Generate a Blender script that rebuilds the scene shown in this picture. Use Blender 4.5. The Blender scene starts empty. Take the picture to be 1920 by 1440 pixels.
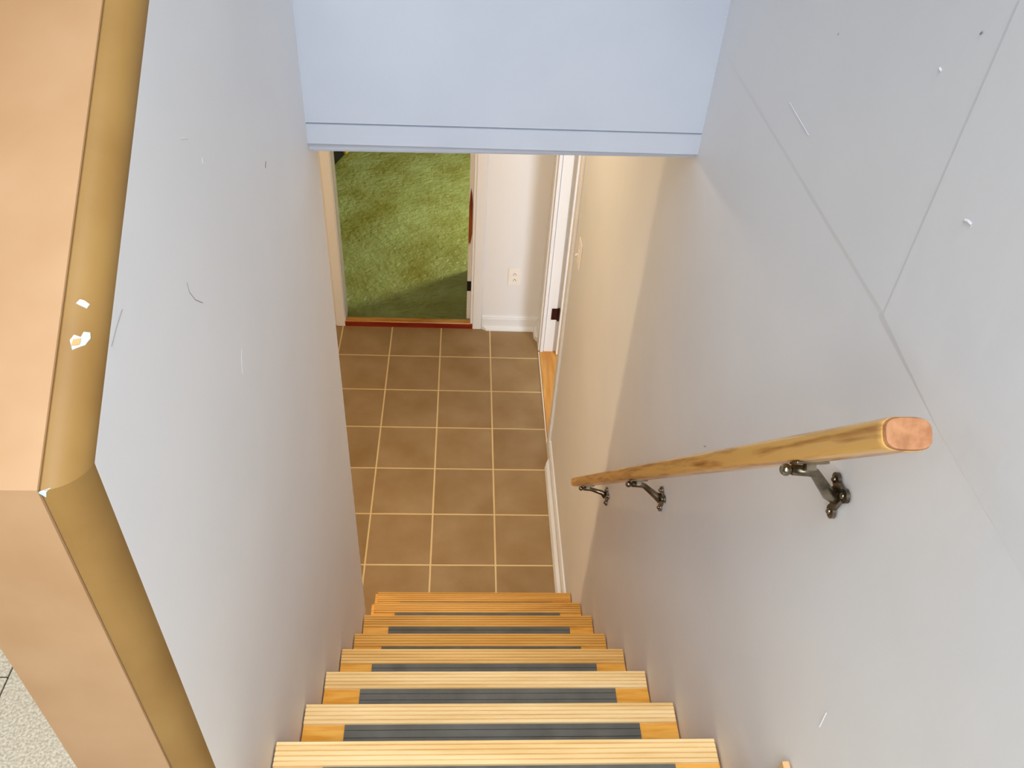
import bpy, bmesh, math, random
from mathutils import Vector, Matrix
random.seed(7)
scene = bpy.context.scene
C = scene.collection

# ------------------------------------------------------------------ camera
CAM = Vector((0.1177, -2.3936, 3.2634))
YAW, PITCH, ROLL = 0.083916, 0.723693, 0.074812
fwd = Vector((math.sin(YAW)*math.cos(PITCH), math.cos(YAW)*math.cos(PITCH), -math.sin(PITCH)))
rt0 = Vector((math.cos(YAW), -math.sin(YAW), 0)); up0 = rt0.cross(fwd)
rt = rt0*math.cos(ROLL) + up0*math.sin(ROLL); up = up0*math.cos(ROLL) - rt0*math.sin(ROLL)
cd = bpy.data.cameras.new('camera'); cam = bpy.data.objects.new('camera', cd); C.objects.link(cam)
cd.sensor_width = 36.0; cd.lens = 1577.77/1920*36.0; cd.clip_start = 0.02
M = Matrix((( rt.x, up.x, -fwd.x, CAM.x), (rt.y, up.y, -fwd.y, CAM.y), (rt.z, up.z, -fwd.z, CAM.z), (0,0,0,1)))
cam.matrix_world = M
scene.camera = cam

# ------------------------------------------------------------------ light
w = bpy.data.worlds.new('world'); scene.world = w; w.use_nodes = True
bg = w.node_tree.nodes['Background']; bg.inputs[0].default_value = (0.92, 0.96, 1.0, 1); bg.inputs[1].default_value = 0.10

def area(name, loc, target, sx, sy, power, col, spread=180):
    d = bpy.data.lights.new(name, 'AREA'); d.shape = 'RECTANGLE'; d.size = sx; d.size_y = sy
    d.energy = power; d.color = col; d.spread = math.radians(spread)
    o = bpy.data.objects.new(name, d); C.objects.link(o); o.location = loc
    o.rotation_euler = (Vector(target)-Vector(loc)).to_track_quat('-Z', 'Y').to_euler()
    return o
# daylight from behind the landing, unseen; enlarged as fill down the stairwell
area('daylight_fill', (0.1, -3.5, 3.75), (0.2, -0.7, 1.2), 1.5, 2.0, 60, (0.90, 0.95, 1.0))
# unseen overhead light, added and narrowed to brighten the upper treads
area('upper_tread_fill', (0.2, -3.0, 5.1), (0.2, -1.45, 1.5), 0.9, 0.9, 9.0, (0.96, 0.98, 1.0), 55)
# daylight from the window at the near end of the room on the right
area('side_room_daylight', (1.8, -1.5, 1.55), (0.7, 1.6, 1.0), 1.0, 1.1, 74, (0.80, 0.90, 1.0))
def bulb(name, loc, power, col, r):
    d = bpy.data.lights.new(name, 'POINT'); d.energy = power; d.color = col; d.shadow_soft_size = r
    o = bpy.data.objects.new(name, d); C.objects.link(o); o.location = loc
bulb('hall_bulb', (-1.35, -0.83, 1.10), 30, (1.0, 0.74, 0.45), 0.03)
bulb('hall_fill_bulb', (-0.12, 0.50, 2.28), 13, (1.0, 0.78, 0.52), 0.08)  # unseen bulb added to fill the walls at the stair foot
bulb('green_room_bulb', (1.50, 3.40, 1.70), 180, (1.0, 0.97, 0.82), 0.10)

scene.view_settings.view_transform = 'Standard'; scene.view_settings.look = 'None'
scene.view_settings.exposure = 0.0; scene.view_settings.gamma = 1.0; scene.view_settings.use_curve_mapping = False
scene.cycles.use_denoising = True
scene.cycles.max_bounces = 8; scene.cycles.diffuse_bounces = 6
scene.cycles.sample_clamp_indirect = 6.0

# ------------------------------------------------------------------ materials
def lin(r, g, b):
    f = lambda c: (c/255/12.92) if c/255 <= 0.04045 else ((c/255+0.055)/1.055)**2.4
    return (f(r), f(g), f(b), 1)
def new_mat(name, col, rough=0.6, metal=0.0, col2=None, nscale=6.0, stretch=(1,1,1), ndetail=4, lo=0.35, hi=0.65,
            bump=0.0, bscale=60.0, bstretch=None, randv=0.0, spec=0.5, coat=0.0, bdist=0.004, bdetail=3):
    m = bpy.data.materials.new(name); m.use_nodes = True
    nt = m.node_tree; N = nt.nodes; L = nt.links; b = N['Principled BSDF']
    b.inputs['Roughness'].default_value = rough; b.inputs['Metallic'].default_value = metal
    b.inputs['Specular IOR Level'].default_value = spec; b.inputs['Coat Weight'].default_value = coat
    b.inputs['Coat Roughness'].default_value = 0.15
    tc = N.new('ShaderNodeTexCoord')
    out = None
    if col2 is not None:
        mp = N.new('ShaderNodeMapping'); mp.inputs['Scale'].default_value = stretch; L.new(tc.outputs['Object'], mp.inputs[0])
        nz = N.new('ShaderNodeTexNoise'); nz.inputs['Scale'].default_value = nscale; nz.inputs['Detail'].default_value = ndetail
        if randv:
            oi = N.new('ShaderNodeObjectInfo'); va = N.new('ShaderNodeVectorMath'); va.operation = 'ADD'
            sc = N.new('ShaderNodeVectorMath'); sc.operation = 'SCALE'; sc.inputs['Scale'].default_value = 37.0
            cx = N.new('ShaderNodeCombineXYZ'); L.new(oi.outputs['Random'], cx.inputs[0]); L.new(oi.outputs['Random'], cx.inputs[1])
            L.new(cx.outputs[0], sc.inputs[0]); L.new(mp.outputs[0], va.inputs[0]); L.new(sc.outputs[0], va.inputs[1]); L.new(va.outputs[0], nz.inputs['Vector'])
        else: L.new(mp.outputs[0], nz.inputs['Vector'])
        rp = N.new('ShaderNodeValToRGB'); rp.color_ramp.elements[0].position = lo; rp.color_ramp.elements[1].position = hi
        rp.color_ramp.elements[0].color = col; rp.color_ramp.elements[1].color = col2
        L.new(nz.outputs['Fac'], rp.inputs[0]); out = rp.outputs[0]
        if randv:
            hs = N.new('ShaderNodeHueSaturation'); mr = N.new('ShaderNodeMapRange')
            mr.inputs['To Min'].default_value = 1-randv; mr.inputs['To Max'].default_value = 1+randv
            L.new(oi.outputs['Random'], mr.inputs['Value']); L.new(mr.outputs[0], hs.inputs['Value']); L.new(out, hs.inputs['Color']); out = hs.outputs[0]
        L.new(out, b.inputs['Base Color'])
    else:
        b.inputs['Base Color'].default_value = col
    if bump:
        mp2 = N.new('ShaderNodeMapping'); mp2.inputs['Scale'].default_value = bstretch or (1,1,1); L.new(tc.outputs['Object'], mp2.inputs[0])
        n2 = N.new('ShaderNodeTexNoise'); n2.inputs['Scale'].default_value = bscale; n2.inputs['Detail'].default_value = bdetail
        L.new(mp2.outputs[0], n2.inputs['Vector'])
        bp = N.new('ShaderNodeBump'); bp.inputs['Strength'].default_value = bump; bp.inputs['Distance'].default_value = bdist
        L.new(n2.outputs['Fac'], bp.inputs['Height']); L.new(bp.outputs[0], b.inputs['Normal'])
    return m
M_ = {}
M_['wall']   = new_mat('grey_wall_paint', lin(230,231,233), 0.55, col2=lin(235,236,238), nscale=2.2, bump=0.10, bscale=26, bstretch=(1,1,0.35))
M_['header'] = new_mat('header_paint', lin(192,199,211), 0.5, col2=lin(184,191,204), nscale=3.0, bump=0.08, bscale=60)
M_['trimw']  = new_mat('white_trim_paint', lin(236,237,238), 0.4)
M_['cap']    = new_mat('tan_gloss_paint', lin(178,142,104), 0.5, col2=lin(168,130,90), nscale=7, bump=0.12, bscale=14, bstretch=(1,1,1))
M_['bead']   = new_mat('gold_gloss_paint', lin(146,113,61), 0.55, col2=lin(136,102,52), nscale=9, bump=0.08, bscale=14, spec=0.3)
M_['chip']   = new_mat('bare_plaster', lin(206,214,214), 0.8, col2=lin(166,194,206), nscale=60)
M_['chipw']  = new_mat('chip_core', lin(196,150,96), 0.8)
M_['tile']   = new_mat('brown_ceramic_tile', lin(150,118,74), 0.5, col2=lin(168,140,100), nscale=5.5, ndetail=6, lo=0.3, hi=0.7, bump=0.06, bscale=160, randv=0.04)
M_['grout']  = new_mat('pale_grout', lin(232,205,150), 0.9, bump=0.1, bscale=200)
M_['oak']    = new_mat('orange_oak', lin(222,152,46), 0.38, col2=lin(238,180,82), nscale=9, stretch=(1.2,9,9), ndetail=5, bump=0.10, bscale=24, bstretch=(1.5,12,12))
M_['strip']  = new_mat('pale_oak', lin(228,192,128), 0.42, col2=lin(246,220,166), nscale=5, stretch=(0.6,9,9), ndetail=6, bump=0.10, bscale=20, bstretch=(1,14,14))
M_['riser']  = new_mat('riser_wood', lin(176,108,38), 0.5, col2=lin(196,130,56), nscale=8, stretch=(1,6,6))
M_['mat']    = new_mat('grey_rubber', lin(88,88,82), 0.6, col2=lin(104,104,98), nscale=14, bump=0.12, bscale=90)
M_['rail']   = new_mat('varnished_rail_wood', lin(224,174,96), 0.3, col2=lin(158,94,30), nscale=7, stretch=(11,0.8,11), ndetail=7, lo=0.47, hi=0.68, coat=0.25)
M_['railend']= new_mat('rail_end_grain', lin(166,116,76), 0.6, col2=lin(140,90,52), nscale=80)
M_['metal']  = new_mat('aged_nickel', lin(150,140,122), 0.28, 1.0, col2=lin(96,88,74), nscale=40)
M_['dmetal'] = new_mat('dark_bronze', lin(58,24,18), 0.45, 0.6)
M_['black']  = new_mat('black_hinge', lin(16,17,24), 0.5, 0.3)
M_['thresh'] = new_mat('red_oak_threshold', lin(122,26,8), 0.3, col2=lin(140,40,12), nscale=5, stretch=(1,10,10))
M_['threshtop'] = new_mat('worn_threshold_top', lin(176,116,34), 0.25, col2=lin(210,160,84), nscale=4, stretch=(1,6,6))
M_['bare']   = new_mat('bare_red_wood', lin(112,34,8), 0.55, col2=lin(158,84,34), nscale=22, stretch=(1,1,0.15))
M_['green']  = new_mat('green_painted_concrete', lin(130,130,52), 0.24, col2=lin(158,170,102), nscale=4.0, ndetail=10, lo=0.3, hi=0.7, bump=1.0, bscale=26, bstretch=(1,1.15,1), bdist=0.022, bdetail=5)
M_['stone']  = new_mat('speckled_stone', lin(176,162,138), 0.8, col2=lin(214,204,184), nscale=240, ndetail=2, lo=0.35, hi=0.65, bump=0.25, bscale=240)
M_['joint']  = new_mat('dark_joint', lin(46,40,34), 0.9)
M_['tanwood']= new_mat('tan_base_wood', lin(214,172,122), 0.45)
M_['plastic']= new_mat('white_plastic', lin(246,242,234), 0.35)
M_['slot']   = new_mat('socket_slot', lin(70,66,58), 0.7)
M_['oakfloor']=new_mat('oak_floor', lin(206,140,50), 0.35, col2=lin(226,168,86), nscale=6, stretch=(9,0.8,9), ndetail=5)
M_['crate']  = new_mat('black_plastic', lin(10,10,14), 0.6)
M_['yellow'] = new_mat('yellow_plastic', lin(206,170,40), 0.5)
M_['raw']    = new_mat('plain_plaster', lin(200,196,188), 0.8)
M_['block']  = new_mat('grey_concrete_block', lin(112,110,104), 0.9)
M_['edge']   = new_mat('pale_edge_strip', lin(238,222,196), 0.5)

# ------------------------------------------------------------------ mesh helpers
def obj(name, verts, faces, mat, parent=None, smooth=False):
    me = bpy.data.meshes.new(name); me.from_pydata([tuple(v) for v in verts], [], faces); me.update()
    bm = bmesh.new(); bm.from_mesh(me); bmesh.ops.recalc_face_normals(bm, faces=bm.faces); bm.to_mesh(me); bm.free()
    me.materials.append(mat)
    if smooth: 
        for p in me.polygons: p.use_smooth = True
    o = bpy.data.objects.new(name, me); C.objects.link(o)
    if parent is not None: o.parent = parent
    return o
def obj_bm(name, bm, mat, parent=None, smooth=False):
    bmesh.ops.recalc_face_normals(bm, faces=bm.faces)
    me = bpy.data.meshes.new(name); bm.to_mesh(me); bm.free(); me.materials.append(mat)
    if smooth:
        for p in me.polygons: p.use_smooth = True
    o = bpy.data.objects.new(name, me); C.objects.link(o)
    if parent is not None: o.parent = parent
    return o
def add_box(bm, x0, x1, y0, y1, z0, z1, bev=0.0, seg=2):
    vs = [bm.verts.new((x, y, z)) for x in (x0, x1) for y in (y0, y1) for z in (z0, z1)]
    F = [(0,1,3,2), (4,6,7,5), (0,4,5,1), (2,3,7,6), (0,2,6,4), (1,5,7,3)]
    fs = [bm.faces.new([vs[i] for i in f]) for f in F]
    if bev:
        es = list({e for f in fs for e in f.edges})
        bmesh.ops.bevel(bm, geom=es, offset=bev, segments=seg, affect='EDGES', profile=0.5)
def box(name, x0, x1, y0, y1, z0, z1, mat, parent=None, bev=0.0, seg=2):
    bm = bmesh.new(); add_box(bm, x0, x1, y0, y1, z0, z1, bev, seg); return obj_bm(name, bm, mat, parent)
def extrude_x(name, prof, x0, x1, mat, parent=None, smooth=False):
    """prof: closed list of (y,z)"""
    n = len(prof); v = [(x0, y, z) for y, z in prof] + [(x1, y, z) for y, z in prof]
    f = [tuple(range(n)), tuple(range(2*n-1, n-1, -1))] + [(i, (i+1) % n, n+(i+1) % n, n+i) for i in range(n)]
    return obj(name, v, f, mat, parent, smooth)
def extrude_y(name, prof, y0, y1, mat, parent=None):
    """prof: closed list of (x,z)"""
    n = len(prof); v = [(x, y0, z) for x, z in prof] + [(x, y1, z) for x, z in prof]
    f = [tuple(range(n)), tuple(range(2*n-1, n-1, -1))] + [(i, (i+1) % n, n+(i+1) % n, n+i) for i in range(n)]
    return obj(name, v, f, mat, parent)
def tube(bm, pts, radii, seg=12):
    rings = []
    for i, p in enumerate(pts):
        p = Vector(p); a = Vector(pts[max(i-1,0)]); b = Vector(pts[min(i+1,len(pts)-1)])
        d = (b-a).normalized(); s = d.cross(Vector((0,0,1)))
        if s.length < 1e-4: s = Vector((1,0,0))
        s.normalize(); t = d.cross(s)
        rings.append([bm.verts.new(p + (s*math.cos(2*math.pi*k/seg)+t*math.sin(2*math.pi*k/seg))*radii[i]) for k in range(seg)])
    for a, b in zip(rings, rings[1:]):
        for k in range(seg): bm.faces.new((a[k], a[(k+1)%seg], b[(k+1)%seg], b[k]))
    bm.faces.new(rings[0]); bm.faces.new(rings[-1])
def empty(name, loc=(0,0,0)):
    o = bpy.data.objects.new(name, None); C.objects.link(o); o.location = loc; o.empty_display_size = 0.1; return o
def tag(o, label=None, cat=None, group=None, kind=None):
    if label: o['label'] = label
    if cat: o['category'] = cat
    if group: o['group'] = group
    if kind: o['kind'] = kind
    return o

# ------------------------------------------------------------------ dimensions
XL, XR = -0.2019, 0.6106
HY, HW, LY = -0.760, -1.8728, -0.6594
FY = 1.815
ZL = 1.9586
T = 0.305
CEIL = 2.43

# ------------------------------------------------------------------ structure: right wall (with doorway)
D0, D1, DH = 0.785, 1.600, 2.03
bm = bmesh.new()
add_box(bm, XR, XR+0.11, -3.6, D0, -0.1, 3.8)
add_box(bm, XR, XR+0.11, D1, FY+0.11, -0.1, CEIL)
add_box(bm, XR, XR+0.11, D0, D1, DH, CEIL)
wr = tag(obj_bm('wall_right', bm, M_['wall']), 'long grey painted stairwell wall carrying the wooden handrail', None, None, 'structure')
# drywall sheets whose taped joints show as faint ridges
def sheet(y0, y1, z0, z1, t):
    b = 0.02
    v = [(XR+0.001, y0, z0), (XR+0.001, y1, z0), (XR+0.001, y1, z1), (XR+0.001, y0, z1),
         (XR-t, y0+b, z0+b), (XR-t, y1-b, z0+b), (XR-t, y1-b, z1-b), (XR-t, y0+b, z1-b)]
    if y0 < -3: v[4] = (XR-0.0001, y0+b, z0+b)
    return obj('drywall_sheet', v, [(5,6,7), (4,5,7), (0,1,5,4), (1,2,6,5), (2,3,7,6), (3,0,4,7)], M_['wall'], wr)
sheet(-1.66, -0.80, 2.68, 3.8, 0.0006)
t_ = 0.0011; b_ = 0.02
po = [(-1.603, 2.679), (-1.603, 3.8), (-3.6, 3.8), (-3.6, 2.679), (-1.80, 2.679)]
pi = [(-1.623, 2.699, t_), (-1.623, 3.78, t_), (-3.58, 3.78, t_), (-3.58, 2.72, 0.0007), (-1.82, 2.72, 0.0007)]
obj('drywall_sheet', [(XR+0.001 if i < 3 else XR-0.0001, y, z) for i, (y, z) in enumerate(po)]+[(XR-t, y, z) for y, z, t in pi],
    [(5,6,9), (6,7,8,9)]+[(i, (i+1)%5, 5+(i+1)%5, 5+i) for i in range(5)], M_['wall'], wr)

# header wall over the stair with its crooked trim board
zb0, zb1 = 2.4395, 2.4560
v = []
for x, zb in ((XL, zb0), (XR, zb1)):
    v += [(x, LY, zb+0.002), (x, HY+0.020, zb), (x, HY+0.014, zb+0.002), (x, HY+0.012, zb+0.007), (x, HY+0.012, 3.35), (x, LY, 3.35)]
wh = obj('wall_header', v, [(0,1,2,3,4,5), (11,10,9,8,7,6)] + [(i, (i+1)%6, 6+(i+1)%6, 6+i) for i in range(6)], M_['header']); tag(wh, 'pale blue grey header wall above the foot of the stairs', None, None, 'structure')
v = [(XL, HY+0.012, 2.463), (XR, HY+0.012, 2.470), (XR, HY+0.012, 2.5165), (XL, HY+0.012, 2.5075),
     (XL, HY, 2.4645), (XR, HY, 2.4715), (XR, HY+0.0, 2.5150), (XL, HY+0.0, 2.5060)]
obj('trim_board', v, [(4,5,6,7), (0,1,5,4), (1,2,6,5), (2,3,7,6), (3,0,4,7), (0,3,2,1)], M_['header'], wh)
# upper drywall of the header, flush with the board so that only the joint shows
v = [(XL, HY+0.012, 2.5085), (XR, HY+0.012, 2.5175), (XR, HY+0.012, 3.35), (XL, HY+0.012, 3.35),
     (XL, HY+0.001, 2.5095), (XR, HY+0.001, 2.5185), (XR, HY+0.001, 3.35), (XL, HY+0.001, 3.35)]
obj('drywall_sheet', v, [(4,5,6,7), (0,1,5,4), (1,2,6,5), (2,3,7,6), (3,0,4,7), (0,3,2,1)], M_['header'], wh)

# left stairwell wall = half wall of the stair going up, with rounded tan cap
SL = 0.705; ang = math.atan(SL); TH = 0.146
RX, RS, RE = 0.0305, 0.030, 0.040       # bead width, rise above the slope, depth at the end
zA = lambda y: 2.7006 + SL*(y+1.8704)
wl = extrude_x('wall_left', [(HW, -0.1), (LY, -0.1), (LY, zA(LY)), (HW, zA(HW))], XL-TH, XL, M_['wall'])
tag(wl, 'grey painted stairwell wall on the left with sloping tan cap', None, None, 'structure')
NB = 26
def cap_line(d):
    """path at depth fraction d (0 outer surface, 1 grey wall): bottom point, corner, top point as (y,z)"""
    e = RE*(1-d); q = RS*(1-d); y = HW-e
    zs = lambda yy: zA(yy)+q/math.cos(ang)
    return [(y, ZL), (y, zs(y)), (LY, zs(LY))]
def sweep(name, prof, mat):
    vs = []; fs = []; n_ = len(prof)
    for x, d in prof:
        for (y, z) in cap_line(d): vs.append((x, y, z))
    for i in range(n_):
        j = (i+1) % n_
        for s in range(2): fs.append((i*3+s, j*3+s, j*3+s+1, i*3+s+1))
    fs.append(tuple(i*3 for i in range(n_))); fs.append(tuple(i*3+2 for i in range(n_)))
    return obj(name, vs, fs, mat, wl)
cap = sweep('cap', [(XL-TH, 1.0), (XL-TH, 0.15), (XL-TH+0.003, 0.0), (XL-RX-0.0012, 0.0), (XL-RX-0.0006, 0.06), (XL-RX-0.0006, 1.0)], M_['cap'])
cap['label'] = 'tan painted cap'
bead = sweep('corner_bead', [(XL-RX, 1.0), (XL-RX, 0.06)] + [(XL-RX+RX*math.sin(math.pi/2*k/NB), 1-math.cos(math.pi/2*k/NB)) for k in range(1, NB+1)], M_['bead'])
bead['label'] = 'rounded gold painted corner bead'
def cap_point(s, a, off=0.0):
    """point on the bead: s = distance up the slope from the corner (negative: down the end), a = angle round it"""
    c = math.cos(a); x = XL-RX+RX*math.sin(a)+off*math.sin(a); y = HW-RE*c-(off if s < 0 else 0)
    z = zA(y)+(RS*c+off)/math.cos(ang)
    if s >= 0: return Vector((x, y+s*math.cos(ang), z+s*math.sin(ang)))
    return Vector((x, y, z+s))
def chip(s, a, pts, mat, off=0.0006):
    """irregular flake lying on the bead; pts in metres (along, round)"""
    pts = [(p*0.72, q*0.72) for p, q in pts]
    ring = [cap_point(s+p, a+q/(RX*0.8), off) for p, q in pts]
    low = [cap_point(s+p, a+q/(RX*0.8), -0.001) for p, q in pts]
    n = len(pts)
    return obj('paint_chip', ring+low, [tuple(range(n))]+[(i, (i+1)%n, n+(i+1)%n, n+i) for i in range(n)], mat, wl)
chip(0.128, 0.57, [(-.010,-.006), (-.008,.005), (-.002,.009), (.006,.008), (.010,.002), (.004,.000), (.009,-.006), (.003,-.009)], M_['chip'])
chip(0.127, 0.50, [(-.004,-.005), (-.004,.002), (.003,.003), (.004,-.004)], M_['chipw'], 0.0011)
chip(0.162, 0.52, [(-.007,.004), (-.003,.006), (.004,.001), (.007,-.003), (.003,-.006), (-.001,-.002)], M_['chip'])
chip(-0.002, 0.10, [(-.009,.001), (-.001,-.004), (.002,-.002), (.004,.007), (.000,.003)], M_['chip'])

# far wall of the hall with the doorway to the green floored room
O0, O1 = -0.598, 0.182            # clear opening in the far wall
bm = bmesh.new()
add_box(bm, -2.1, O0, FY, FY+0.11, -0.15, CEIL)
add_box(bm, O1, XR+0.0, FY, FY+0.11, -0.15, CEIL)
add_box(bm, O0, O1, FY, FY+0.11, 2.03, CEIL)
tag(obj_bm('wall_far', bm, M_['trimw']), 'white wall at the far end of the lower hall', None, None, 'structure')
# hall ceiling and the parts of the lower floor out of sight, which carry the lamp light
tag(box('ceiling', -2.1, XR, LY, FY, CEIL+0.02, CEIL+0.14, M_['raw']), 'plain ceiling of the lower hall', None, None, 'structure')
tag(box('ceiling_alcove', -2.1, XL-TH, -1.45, LY, CEIL+0.02, CEIL+0.14, M_['raw']), 'plain ceiling of the side alcove', None, None, 'structure')
tag(box('wall_hall_left', -2.2, -2.1, -1.9, FY+0.11, -0.1, CEIL+0.14, M_['raw']), 'plain wall at the left of the lower hall', None, None, 'structure')
tag(box('wall_alcove', -2.1, XL-TH, -1.55, -1.45, -0.1, CEIL+0.14, M_['raw']), 'plain wall closing the space under the landing', None, None, 'structure')

# hall floor: grout bed plus single tiles
fl = tag(box('floor', -2.1, XR-0.006, -1.45, FY, -0.06, -0.0025, M_['grout']), 'brown ceramic tile floor with pale grout in the lower hall', None, None, 'structure')
tile_mesh = {}
def tile(x0, x1, y0, y1):
    g = 0.0042; key = (round(x1-x0, 3), round(y1-y0, 3))
    if key not in tile_mesh:
        bm = bmesh.new(); a = (x1-x0)/2-g; b = (y1-y0)/2-g; c = 0.0012
        lo = [bm.verts.new((sx*a, sy*b, -0.004)) for sx, sy in ((-1,-1),(1,-1),(1,1),(-1,1))]
        mi = [bm.verts.new((sx*a, sy*b, -c)) for sx, sy in ((-1,-1),(1,-1),(1,1),(-1,1))]
        hi = [bm.verts.new((sx*(a-c), sy*(b-c), 0)) for sx, sy in ((-1,-1),(1,-1),(1,1),(-1,1))]
        bm.faces.new(hi)
        for k in range(4):
            n = (k+1) % 4; bm.faces.new((lo[k], lo[n], mi[n], mi[k])); bm.faces.new((mi[k], mi[n], hi[n], hi[k]))
        me = bpy.data.meshes.new('tile'); bmesh.ops.recalc_face_normals(bm, faces=bm.faces); bm.to_mesh(me); bm.free(); me.materials.append(M_['tile']); tile_mesh[key] = me
    o = bpy.data.objects.new('tile', tile_mesh[key]); C.objects.link(o); o.parent = fl; o.location = ((x0+x1)/2, (y0+y1)/2, 0)
xs = [-4*T, -3*T, -2*T, -T, 0, T, 0.6055]; ys = [-2*T, -T] + [j*T for j in range(6)] + [FY]
for i in range(len(xs)-1):
    for j in range(len(ys)-1): tile(xs[i], xs[i+1], ys[j], ys[j+1])

# landing floor (speckled slabs) behind the half wall and under the camera
lf = tag(box('floor_landing', -2.2, XR, -3.6, -1.9295, ZL-0.25, ZL-0.003, M_['joint']), 'speckled pale floor of the entry landing', None, None, 'structure')
box('slab_bed', -2.2, XL-TH-0.002, -1.9295, -1.45, ZL-0.25, ZL-0.003, M_['joint'], lf)
def slab(x0, x1, y0, y1):
    box('stone_slab', x0+0.0015, x1-0.0015, y0+0.0015, y1-0.0015, ZL-0.003, ZL, M_['stone'], lf)
for (x0, x1) in ((-2.2, -1.4), (-1.4, -0.603)):
    for (y0, y1) in ((-2.7, -1.662), (-1.662, -1.45)): slab(x0, x1, y0, y1)
slab(-0.603, XL-TH-0.002, -1.883, -1.45); slab(-0.603, XL-TH-0.002, -2.7, -1.883); slab(XL-TH-0.002, XR, -2.7, -1.93)
slab(XL-TH-0.002, XR, -3.6, -2.7); slab(-2.2, XL-TH-0.002, -3.6, -2.7)
tag(box('wall_upper_stair', -2.2, XL-TH-0.002, -1.45, -1.35, ZL-0.25, 2.6, M_['raw']), 'first riser block of the stair going up', None, None, 'structure')
tag(box('baseboard_landing', XR-0.013, XR-0.0021, -3.5, -1.856, ZL, 2.0635, M_['tanwood'], None, 0.002), 'tan wooden baseboard end at the bottom edge of the right wall', None, None, 'structure')

# ------------------------------------------------------------------ room on the right
tag(box('floor_side_room', XR-0.004, 3.4, -1.6, 2.4, -0.06, 0.004, M_['oakfloor']), 'oak floor seen through the side doorway', None, None, 'structure')
tag(box('ceiling_side_room', XR+0.11, 3.4, -1.6, 2.4, CEIL, CEIL+0.1, M_['raw']), 'ceiling of the side room', None, None, 'structure')
tag(box('wall_side_room_far', XR+0.11, 3.4, 2.3, 2.4, -0.06, CEIL, M_['trimw']), 'far wall of the side room', None, None, 'structure')
tag(box('wall_side_room_right', 3.3, 3.4, -1.6, 2.3, -0.06, CEIL, M_['trimw']), 'outer wall of the side room', None, None, 'structure')
tag(box('wall_side_room_near', XR+0.11, 3.3, -1.7, -1.6, -0.06, CEIL, M_['trimw']), 'near wall of the side room', None, None, 'structure')

d2 = tag(empty('door_2', (XR, D1, 0)), 'white side doorway in the right wall with the door folded open', None, None, 'structure')
def P(o, parent):      # keep world coordinates when parenting to a moved empty
    o.parent = parent; o.matrix_parent_inverse = Matrix.Translation(parent.location).inverted(); return o
P(box('casing', XR-0.014, XR, D1-0.002, D1+0.062, 0, DH+0.06, M_['trimw'], None, 0.004), d2)
P(box('casing', XR-0.014, XR, D0-0.060, D0, 0.0, DH+0.06, M_['trimw'], None, 0.004), d2)
P(box('casing', XR-0.014, XR, D0, D1-0.002, DH, DH+0.06, M_['trimw'], None, 0.004), d2)
P(box('jamb', XR-0.002, XR+0.016, D1-0.018, D1, 0.004, DH, M_['trimw'], None, 0.002), d2)
P(box('jamb', XR+0.0195, XR+0.077, D1-0.010, D1, 0.004, DH, M_['trimw'], None, 0.001), d2)
P(box('jamb', XR+0.078, XR+0.112, D1-0.004, D1, 0.004, DH, M_['trimw']), d2)
P(box('jamb', XR, XR+0.11, D0, D0+0.012, 0.004, DH, M_['trimw']), d2)
P(box('jamb', XR, XR+0.11, D0+0.012, D1-0.02, DH-0.012, DH, M_['trimw']), d2)
slabo = P(box('door_slab', XR+0.092, XR+0.85, D1-0.050, D1-0.014, 0.012, DH-0.01, M_['trimw'], None, 0.002), d2)
bm = bmesh.new(); add_box(bm, XR+0.045, XR+0.080, D1-0.0165, D1-0.012, 0.252, 0.332, 0.001)
tube(bm, [(XR+0.085, D1-0.020, 0.248), (XR+0.085, D1-0.020, 0.338)], [0.006, 0.006], 10)
h = P(obj_bm('hinge', bm, M_['dmetal']), d2); h['label'] = 'dark bronze hinge'
P(box('edge_strip', XR-0.0135, XR-0.0065, D0+0.002, D1-0.02, -0.003, 0.007, M_['edge']), d2)

# baseboards
bpf = [(XR, 0), (XR-0.013, 0), (XR-0.013, 0.080), (XR-0.010, 0.086), (XR-0.010, 0.092), (XR-0.006, 0.099), (XR, 0.100)]
br_ = tag(extrude_y('baseboard_right', bpf, -0.40, D0-0.060, M_['trimw']), 'white baseboard along the right wall beside the stair foot', None, None, 'structure')
v = []
for y, k in ((-0.40, 0), (D0-0.165, 0)):
    v += [(XR-0.013, y, 0), (XR-0.034, y, 0), (XR-0.034, y, 0.008), (XR-0.027, y, 0.026), (XR-0.013, y, 0.034)]
for i, yy in zip(range(5, 10), (D0-0.12, D0-0.165, D0-0.165, D0-0.150, D0-0.12)): v[i] = (v[i][0], yy, v[i][2])
obj('shoe_moulding', v, [(0,1,2,3,4), (9,8,7,6,5)] + [(i, (i+1)%5, 5+(i+1)%5, 5+i) for i in range(5)], M_['trimw'], br_)
n = 7; xb0, xb1 = 0.252, XR
bfp = [(FY, 0), (FY-0.013, 0), (FY-0.013, 0.080), (FY-0.010, 0.086), (FY-0.010, 0.092), (FY-0.006, 0.099), (FY, 0.100)]
bf = tag(extrude_x('baseboard_far', bfp, xb0, xb1, M_['trimw']), 'white baseboard along the far wall under the outlet', None, None, 'structure')
sp = [(FY-0.013, 0), (FY-0.030, 0), (FY-0.030, 0.010), (FY-0.024, 0.022), (FY-0.013, 0.028)]
v = [(xb0+(0.030 if k in (1,2) else 0.018 if k == 3 else 0.004), y, z) for k, (y, z) in enumerate(sp)] + [(XR-0.030, y, z) for y, z in sp]
obj('shoe_moulding', v, [(0,1,2,3,4), (9,8,7,6,5)] + [(i, (i+1)%5, 5+(i+1)%5, 5+i) for i in range(5)], M_['trimw'], bf)
bc = tag(extrude_y('baseboard_corner', bpf, D1+0.062, FY-0.013, M_['trimw']), 'short white baseboard in the far right corner by the side door', None, None, 'structure')
v = []
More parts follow.
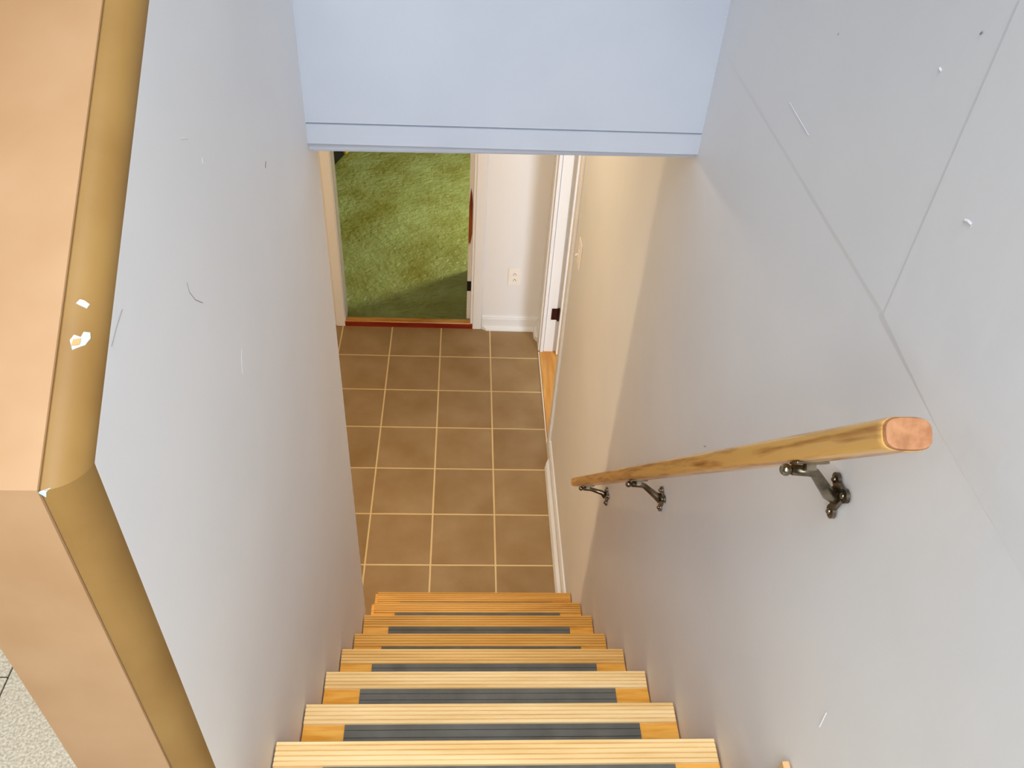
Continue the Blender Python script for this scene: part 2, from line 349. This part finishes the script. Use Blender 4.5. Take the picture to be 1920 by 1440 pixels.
for y in (D1+0.085, FY-0.013):
    v += [(XR-0.013, y, 0), (XR-0.034, y, 0), (XR-0.034, y, 0.008), (XR-0.027, y, 0.026), (XR-0.013, y, 0.034)]
for i, dy in enumerate((0, 0.035, 0.035, 0.02, 0)): v[i] = (v[i][0], v[i][1]+dy, v[i][2])
obj('shoe_moulding', v, [(0,1,2,3,4), (9,8,7,6,5)] + [(i, (i+1)%5, 5+(i+1)%5, 5+i) for i in range(5)], M_['trimw'], bc)

# ------------------------------------------------------------------ far doorway
d1 = tag(empty('door_1', ((O0+O1)/2, FY, 0)), 'open doorway in the far wall onto the green floor', None, None, 'structure')
def casing(x0, x1):
    return P(box('casing', x0, x1, FY-0.016, FY, 0.0, 2.03+0.055, M_['trimw'], None, 0.004), d1)
casing(O1+0.012, O1+0.068); casing(O0-0.052, O0+0.002)
P(box('casing', O0, O1+0.012, FY-0.016, FY, 2.03, 2.085, M_['trimw'], None, 0.004), d1)
P(box('jamb', O1-0.002, O1+0.013, FY-0.008, FY+0.112, 0.030, 2.03, M_['trimw'], None, 0.002), d1)
P(box('jamb', O0-0.002, O0+0.006, FY-0.008, FY+0.112, 0.030, 2.03, M_['trimw'], None, 0.002), d1)
P(box('jamb', O0+0.006, O1-0.002, FY, FY+0.112, 2.016, 2.03, M_['trimw']), d1)
P(box('door_stop', O1-0.026, O1-0.002, FY+0.045, FY+0.080, 0.034, 2.016, M_['trimw'], None, 0.002), d1)
P(box('door_stop', O0+0.0055, O0+0.0075, FY+0.045, FY+0.080, 0.034, 2.016, M_['trimw'], None, 0.002), d1)
th = extrude_x('threshold', [(FY-0.012, 0.0), (FY-0.012, 0.036), (FY+0.030, 0.036), (FY+0.030, -0.10), (FY, -0.10), (FY, 0.0)], O0-0.001, O1+0.012, M_['thresh'])
P(th, d1); th['label'] = 'dark red wooden threshold'
tt = extrude_x('threshold_top', [(FY-0.012, 0.036), (FY-0.009, 0.0405), (FY+0.026, 0.043), (FY+0.030, 0.036)], O0+0.006, O1-0.002, M_['threshtop'])
tt.parent = th; tt['label'] = 'worn golden top of the threshold'
dl = box('door_slab', 0.004, 0.800, -0.018, 0.018, -0.085, 1.99, M_['trimw'], None, 0.002)
dl.parent = d1; dl.matrix_parent_inverse = Matrix.Translation(d1.location).inverted()
dl.location = (O1+0.014, FY+0.135, 0); dl.rotation_euler.z = math.radians(76)
bw = []
for (x, z) in ((O1-0.0255, .62), (O1-.0235, .57), (O1-0.018, .60), (O1-.0135, .585), (O1-.0045, .66), (O1-.005, .86), (O1-.010, .915), (O1-.016, .953), (O1-.020, .92), (O1-.0255, .84)): bw.append((x, z))
nb = len(bw)
p_ = obj('bare_wood_patch', [(x, FY+0.0435, z) for x, z in bw]+[(x, FY+0.046, z) for x, z in bw], [tuple(range(nb))]+[(i, (i+1)%nb, nb+(i+1)%nb, nb+i) for i in range(nb)], M_['bare'])
P(p_, d1); p_['label'] = 'bare reddish wood where the paint is torn'
hb = P(box('hinge', O1-0.027, O1-0.0025, FY+0.041, FY+0.046, 0.252, 0.322, M_['black']), d1); hb['label'] = 'black hinge plate'

# green floored room
NX, NY = 150, 150
x0, x1, y0, y1 = -2.4, 1.8, FY+0.095, 5.2
from mathutils import noise as mn
v = []; f = []
for j in range(NY+1):
    for i in range(NX+1):
        x = x0+(x1-x0)*i/NX; y = y0+(y1-y0)*j/NY
        h_ = 0.005*mn.noise(Vector((x*2.2, y*2.2, 0)))+0.0022*mn.noise(Vector((x*11, y*8, 3)))+0.0020*mn.noise(Vector((x*26, y*20, 7)))
        v.append((x, y, -0.10+h_))
for j in range(NY):
    for i in range(NX):
        a = j*(NX+1)+i; f.append((a, a+1, a+NX+2, a+NX+1))
gf = obj('floor_green_room', v, f, M_['green'], None, True); tag(gf, 'rough green painted concrete floor beyond the far doorway', None, None, 'structure')
tag(box('wall_green_room_left', -2.5, -2.4, FY+0.11, 5.2, -0.2, CEIL, M_['block']), 'left wall of the green floored room', None, None, 'structure')
tag(box('wall_green_room_right', 1.8, 1.9, FY+0.11, 5.2, -0.2, CEIL, M_['block']), 'right wall of the green floored room', None, None, 'structure')
tag(box('wall_green_room_far', -2.5, 1.9, 5.2, 5.3, -0.2, CEIL, M_['block']), 'far wall of the green floored room', None, None, 'structure')
tag(box('ceiling_green_room', -2.5, 1.9, FY+0.11, 5.2, CEIL, CEIL+0.1, M_['block']), 'ceiling of the green floored room', None, None, 'structure')
# dark tote standing on the green floor, with a yellow strap end beside it
ct = tag(empty('storage_crate', (-1.11, 4.25, -0.10)), 'black crate on the green floor at the door edge', 'crate')
a0 = math.radians(-17)
def rotbox(name, hx, hy, z0, z1, mat, off=(0,0), bev=0.01):
    o = box(name, -hx+off[0], hx+off[0], -hy+off[1], hy+off[1], z0, z1, mat, ct, bev); o.rotation_euler.z = a0; return o
rotbox('body', 0.20, 0.25, 0.003, 0.22, M_['crate']); rotbox('lid', 0.21, 0.26, 0.22, 0.245, M_['crate'])
rotbox('latch', 0.012, 0.05, 0.02, 0.09, M_['yellow'], (0.212, 0.13), 0.004)

# ------------------------------------------------------------------ staircase
st = tag(empty('staircase', (0.2, -0.319, 0)), 'wooden staircase with ribbed pale nosings and grey rubber treads', 'stairs')
GO, Y1 = 0.1935, -0.319
ZS = [0.2426, 0.4579, 0.6668, 0.8606, 1.0918, 1.3097, 1.5162, 1.7498]
M_['strip2'] = new_mat('oak_dimmed_low', lin(206,150,66), 0.40, col2=lin(226,176,92), nscale=5, stretch=(0.6,9,9), ndetail=6, bump=0.10, bscale=20, bstretch=(1,14,14))  # lowest strips: dim warm light mixed into the oak colour
M_['strip3'] = new_mat('oak_half_dimmed', lin(216,170,96), 0.40, col2=lin(236,198,128), nscale=5, stretch=(0.6,9,9), ndetail=6, bump=0.10, bscale=20, bstretch=(1,14,14))  # fifth strip: part of that dimming, also in the colour
TL = [-0.204, -0.191] + [XL+0.0035]*6
for k, z in enumerate(ZS):
    yf = Y1-GO*k; xl = TL[k]; xr = XR-0.0035; yb = yf-GO-0.035
    zt = z-0.006
    # plank with rounded nose
    pr = [(yb, zt-0.026), (yf-0.012, zt-0.026), (yf-0.003, zt-0.022), (yf, zt-0.014), (yf-0.002, zt-0.005), (yf-0.008, zt), (yb, zt)]
    tr = extrude_x('tread', pr, xl-(0.010 if k < 2 else 0), xr, M_['oak']); P(tr, st)
    # ribbed nosing strip: rounded front rib, five flutes
    y = yf+0.002; w_ = 0.0095; s = [(y-0.004, zt-0.004), (y, zt-0.002), (y+0.0005, z-0.004), (y-0.002, z-0.0005)]
    s2 = []
    yy = y-0.002
    for q in range(5):
        ye = y-0.0095*(q+1)+0.0004
        s2 += [(ye+0.0019, z-0.0002), (ye+0.0011, z-0.0038)]
        if q < 4: s2 += [(ye-0.0005, z-0.0038), (ye-0.0012, z)]
    s = s+s2+[(y-0.0475, zt-0.002), (y-0.0470, zt-0.004)]
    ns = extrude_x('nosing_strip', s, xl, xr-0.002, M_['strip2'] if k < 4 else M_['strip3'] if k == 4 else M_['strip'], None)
    ns.parent = tr; ns.matrix_parent_inverse = Matrix.Identity(4)
    # rubber mat with three shallow channels
    y = yf-0.0455; m = [(y, zt-0.0005), (y, zt+0.004)]
    for ch in (0.0125, 0.029, 0.0455, 0.062, 0.0785):
        m += [(y-ch+0.0012, zt+0.004), (y-ch+0.0010, zt+0.0015), (y-ch-0.0010, zt+0.0015), (y-ch-0.0012, zt+0.004)]
    m += [(y-0.13, zt+0.004), (y-0.13, zt-0.0005)]
    rm = extrude_x('rubber_mat', m, -0.111, 0.524, M_['mat'], None)
    rm.parent = tr; rm.matrix_parent_inverse = Matrix.Identity(4)
    z0 = 0.0 if k == 0 else ZS[k-1]-0.006
    rs = box('riser', xl+0.004, xr-0.001, yf-0.045, yf-0.028, z0, zt-0.026, M_['riser']); P(rs, st)
# top riser and the landing nosing just under the frame
rs = box('riser', XL+0.004, XR-0.004, -1.912, -1.892, ZS[-1]-0.006, ZL-0.03, M_['riser']); P(rs, st)
ln = box('landing_nosing', XL+0.0035, XR-0.0035, -1.928, -1.868, ZL-0.030, ZL+0.001, M_['strip'], None, 0.004); P(ln, st)
# stringer closing the open side of the two lowest steps
sg = extrude_x('stringer', [(-0.37, 0.0), (-0.37, 0.205), (-0.545, 0.205), (-0.545, 0.42), (-0.655, 0.42), (-0.655, 0.0)], -0.195, -0.175, M_['riser']); P(sg, st)

# ------------------------------------------------------------------ handrail
N0 = Vector((0.540, -1.848, 2.727)); N1 = Vector((0.540, -0.423, 1.061))
ax = (N1-N0).normalized(); L_ = (N1-N0).length
sx = Vector((1,0,0)); sn = sx.cross(ax)            # sn: upward normal of the rail
if sn.z < 0: sn = -sn
hr = tag(empty('handrail', (XR, -1.1, 1.7)), 'varnished wooden handrail on metal brackets along the right wall', 'handrail')
HWD, HHT = 0.0255, 0.0170
def ring(t, k):
    out = []
    for i in range(28):
        a = 2*math.pi*i/28; c, s_ = math.cos(a), math.sin(a)
        e = 0.62
        out.append((math.copysign(abs(c)**e, c)*HWD*k, t, math.copysign(abs(s_)**e, s_)*HHT*k))
    return out
bm = bmesh.new(); rings = []
for t, k in ((0.003, 0.93), (0.006, 0.98), (0.014, 1.0), (L_*0.33, 1.0), (L_*0.66, 1.0), (L_-0.03, 1.0), (L_-0.012, 0.96), (L_-0.003, 0.84), (L_, 0.6)):
    rings.append([bm.verts.new(p) for p in ring(t, k)])
for a, b in zip(rings, rings[1:]):
    for i in range(28): bm.faces.new((a[i], a[(i+1)%28], b[(i+1)%28], b[i]))
bm.faces.new(rings[0]); bm.faces.new(rings[-1])
rail = obj_bm('rail', bm, M_['rail'], None, True)
RM = Matrix(((1, ax.x, sn.x, N0.x), (0, ax.y, sn.y, N0.y), (0, ax.z, sn.z, N0.z), (0,0,0,1)))
rail.parent = hr; rail.matrix_parent_inverse = Matrix.Translation(hr.location).inverted(); rail.matrix_basis = RM
bm = bmesh.new(); fr = [bm.verts.new(p) for p in ring(0.0, 0.88)]; bk = [bm.verts.new(p) for p in ring(0.0035, 0.945)]
bm.faces.new(fr); bm.faces.new(bk)
for i in range(28): bm.faces.new((fr[i], fr[(i+1)%28], bk[(i+1)%28], bk[i]))
eg = obj_bm('end_grain', bm, M_['railend'], None)
eg.parent = hr; eg.matrix_parent_inverse = Matrix.Translation(hr.location).inverted(); eg.matrix_basis = RM
def bracket(y, py, pz):
    """arm under the rail at y, wall plate centred at (py,pz)"""
    zc = N0.z+(y-N0.y)*ax.z/ax.y; zu = zc-HHT/abs(ax.y)-0.012
    bm = bmesh.new()
    tube(bm, [(0.530, y, zu), (0.552, y, zu-0.002), (0.560, y, zu-0.005), (0.592, (y+py)/2, pz+0.008), (0.604, py, pz+0.002)], [0.0068, 0.0070, 0.0066, 0.0085, 0.0125], 14)
    arm = obj_bm('bracket', bm, M_['metal'], None, True); arm['label'] = 'metal wall bracket'
    P(arm, hr)
    def sub(o): o.parent = arm; return o
    # three lobed rosette
    bm = bmesh.new(); cs = [(0.014, 0.016), (-0.016, 0.018), (-0.004, -0.026)]
    for i in range(3):
        cy, cz = cs[i]
        pts = []
        for k in range(18):
            a = 2*math.pi*k/18; pts.append((py+cy+0.0095*math.cos(a), pz+cz+0.0095*math.sin(a)))
        fa = [bm.verts.new((XR-0.0065, p, q)) for p, q in pts]; ba = [bm.verts.new((XR-0.0015, p, q)) for p, q in pts]
        bm.faces.new(fa); bm.faces.new(ba)
        for k in range(18): bm.faces.new((fa[k], fa[(k+1)%18], ba[(k+1)%18], ba[k]))
    tri = [(py+c[0]*1.25, pz+c[1]*1.25) for c in cs]
    fa = [bm.verts.new((XR-0.0075, p, q)) for p, q in tri]; ba = [bm.verts.new((XR-0.0015, p, q)) for p, q in tri]
    bm.faces.new(fa); bm.faces.new(ba)
    for k in range(3): bm.faces.new((fa[k], fa[(k+1)%3], ba[(k+1)%3], ba[k]))
    sub(obj_bm('wall_plate', bm, M_['metal'], None))
    for cy, cz in cs:
        bm = bmesh.new(); bmesh.ops.create_uvsphere(bm, u_segments=10, v_segments=6, radius=0.0042)
        bmesh.ops.translate(bm, verts=bm.verts, vec=(XR-0.0075, py+cy, pz+cz)); sub(obj_bm('screw', bm, M_['metal'], None, True))
    bm = bmesh.new(); bmesh.ops.create_uvsphere(bm, u_segments=14, v_segments=8, radius=0.0078)
    bmesh.ops.translate(bm, verts=bm.verts, vec=(0.522, y, zu)); sub(obj_bm('clamp_knob', bm, M_['metal'], None, True))
    # saddle strap against the underside of the rail
    bm = bmesh.new(); add_box(bm, -0.020, 0.020, -0.012, 0.012, -HHT-0.002, -HHT+0.001, 0.0008)
    add_box(bm, -0.006, 0.006, -0.006, 0.006, -HHT-0.010, -HHT-0.001)
    o = obj_bm('saddle', bm, M_['metal'], None); t = (y-N0.y)/ax.y
    o.parent = arm
    Mx = RM.copy(); Mx.translation = N0+ax*t; o.matrix_basis = Mx
bracket(-1.700, -1.693, 2.460); bracket(-1.075, -1.083, 1.742); bracket(-0.575, -0.592, 1.182)

# ------------------------------------------------------------------ outlet and switch
ot = tag(empty('wall_outlet', (0.4375, FY, 0.396)), 'white duplex wall outlet above the baseboard on the far wall', 'outlet')
P(box('cover_plate', 0.4005, 0.4745, FY-0.006, FY-0.0005, 0.337, 0.455, M_['plastic'], None, 0.002), ot)
for zc in (0.415, 0.374):
    bm = bmesh.new(); pts = []
    for k in range(24):
        a = 2*math.pi*k/24; pts.append((0.4395+0.0165*math.cos(a), zc+max(-0.0125, min(0.0125, 0.0165*math.sin(a)))))
    fa = [bm.verts.new((p, FY-0.0085, q)) for p, q in pts]; ba = [bm.verts.new((p, FY-0.005, q)) for p, q in pts]
    bm.faces.new(fa); bm.faces.new(ba)
    for k in range(24): bm.faces.new((fa[k], fa[(k+1)%24], ba[(k+1)%24], ba[k]))
    rc = P(obj_bm('receptacle', bm, M_['plastic']), ot)
    for (dx, dz, hx, hz) in ((-0.0065, -0.001, 0.0017, 0.0042), (0.0065, -0.001, 0.0017, 0.0036), (0.0, 0.0085, 0.0028, 0.0022)):
        so = box('slot', 0.4395+dx-hx, 0.4395+dx+hx, FY-0.0090, FY-0.0082, zc+dz-hz, zc+dz+hz, M_['slot'])
        so.parent = rc
sw = tag(empty('light_switch', (XR, 0.560, 1.372)), 'white toggle light switch on the right wall beside the side doorway', 'light switch')
P(box('cover_plate', XR-0.007, XR-0.0005, 0.522, 0.600, 1.312, 1.432, M_['plastic'], None, 0.0025), sw)
bm = bmesh.new(); add_box(bm, XR-0.011, XR-0.006, 0.554, 0.568, 1.358, 1.386, 0.001)
tube(bm, [(XR-0.008, 0.561, 1.372), (XR-0.022, 0.561, 1.365)], [0.005, 0.0038], 8)
P(obj_bm('toggle', bm, M_['plastic']), sw)

# ------------------------------------------------------------------ scuffs and nicks on the stairwell walls
M_['scuff'] = new_mat('grey_scuff', lin(138,138,136), 0.8)
M_['nick'] = M_['wall']
def scuff(wall, x, side, pts, wid, mat):
    """thin raised streak on a wall plane; pts are (y,z)"""
    v = []; f = []
    for i, (y, z) in enumerate(pts):
        a = Vector(pts[max(i-1, 0)]); b = Vector(pts[min(i+1, len(pts)-1)]); d = (b-a).normalized(); n = Vector((-d.y, d.x))*wid
        v += [(x, y+n.x, z+n.y), (x+side*wid*0.5, y, z), (x, y-n.x, z-n.y)]
    for i in range(len(pts)-1):
        k = i*3; f += [(k, k+1, k+4, k+3), (k+1, k+2, k+5, k+4)]
    return obj('scuff_mark', v, f, mat, wall)
XW = XL+0.0002
scuff(wl, XW, 1, [(-1.5683, 2.6799), (-1.5672, 2.6655), (-1.5547, 2.6456), (-1.5332, 2.6251)], 0.0005, M_['scuff'])
scuff(wl, XW, 1, [(-1.7391, 2.768), (-1.760, 2.763), (-1.7803, 2.756)], 0.0005, M_['scuff'])
scuff(wl, XW, 1, [(-1.1225, 2.6075), (-1.132, 2.6011)], 0.0016, M_['scuff'])
scuff(wl, XW, 1, [(-1.4866, 2.8199), (-1.462, 2.8089)], 0.0010, M_['nick'])
scuff(wl, XW, 1, [(-1.4275, 2.7676), (-1.428, 2.760)], 0.0012, M_['nick'])
scuff(wl, XW, 1, [(-1.4233, 2.4608), (-1.4318, 2.4547), (-1.4424, 2.4308)], 0.0008, M_['nick'])
XQ = XR-0.0013
scuff(wr, XQ, -1, [(-1.686, 2.8619), (-1.692, 2.8640), (-1.699, 2.8643)], 0.0022, M_['nick'])
scuff(wr, XQ, -1, [(-1.5387, 2.9547), (-1.5439, 2.9534)], 0.0020, M_['nick'])
scuff(wr, XQ, -1, [(-1.2685, 2.8946), (-1.2714, 2.8983)], 0.0007, M_['scuff'])
scuff(wr, XQ, -1, [(-1.5872, 3.0082), (-1.5844, 3.0052)], 0.0012, M_['scuff'])
scuff(wr, XQ, -1, [(-1.1724, 2.7615), (-1.2748, 2.7566)], 0.0012, M_['nick'])
XQ = XR-0.0002
scuff(wr, XQ, -1, [(-1.2284, 2.0741), (-1.240, 2.0831)], 0.0009, M_['scuff'])
scuff(wr, XQ, -1, [(-1.8656, 2.2268), (-1.8686, 2.193)], 0.0016, M_['nick'])
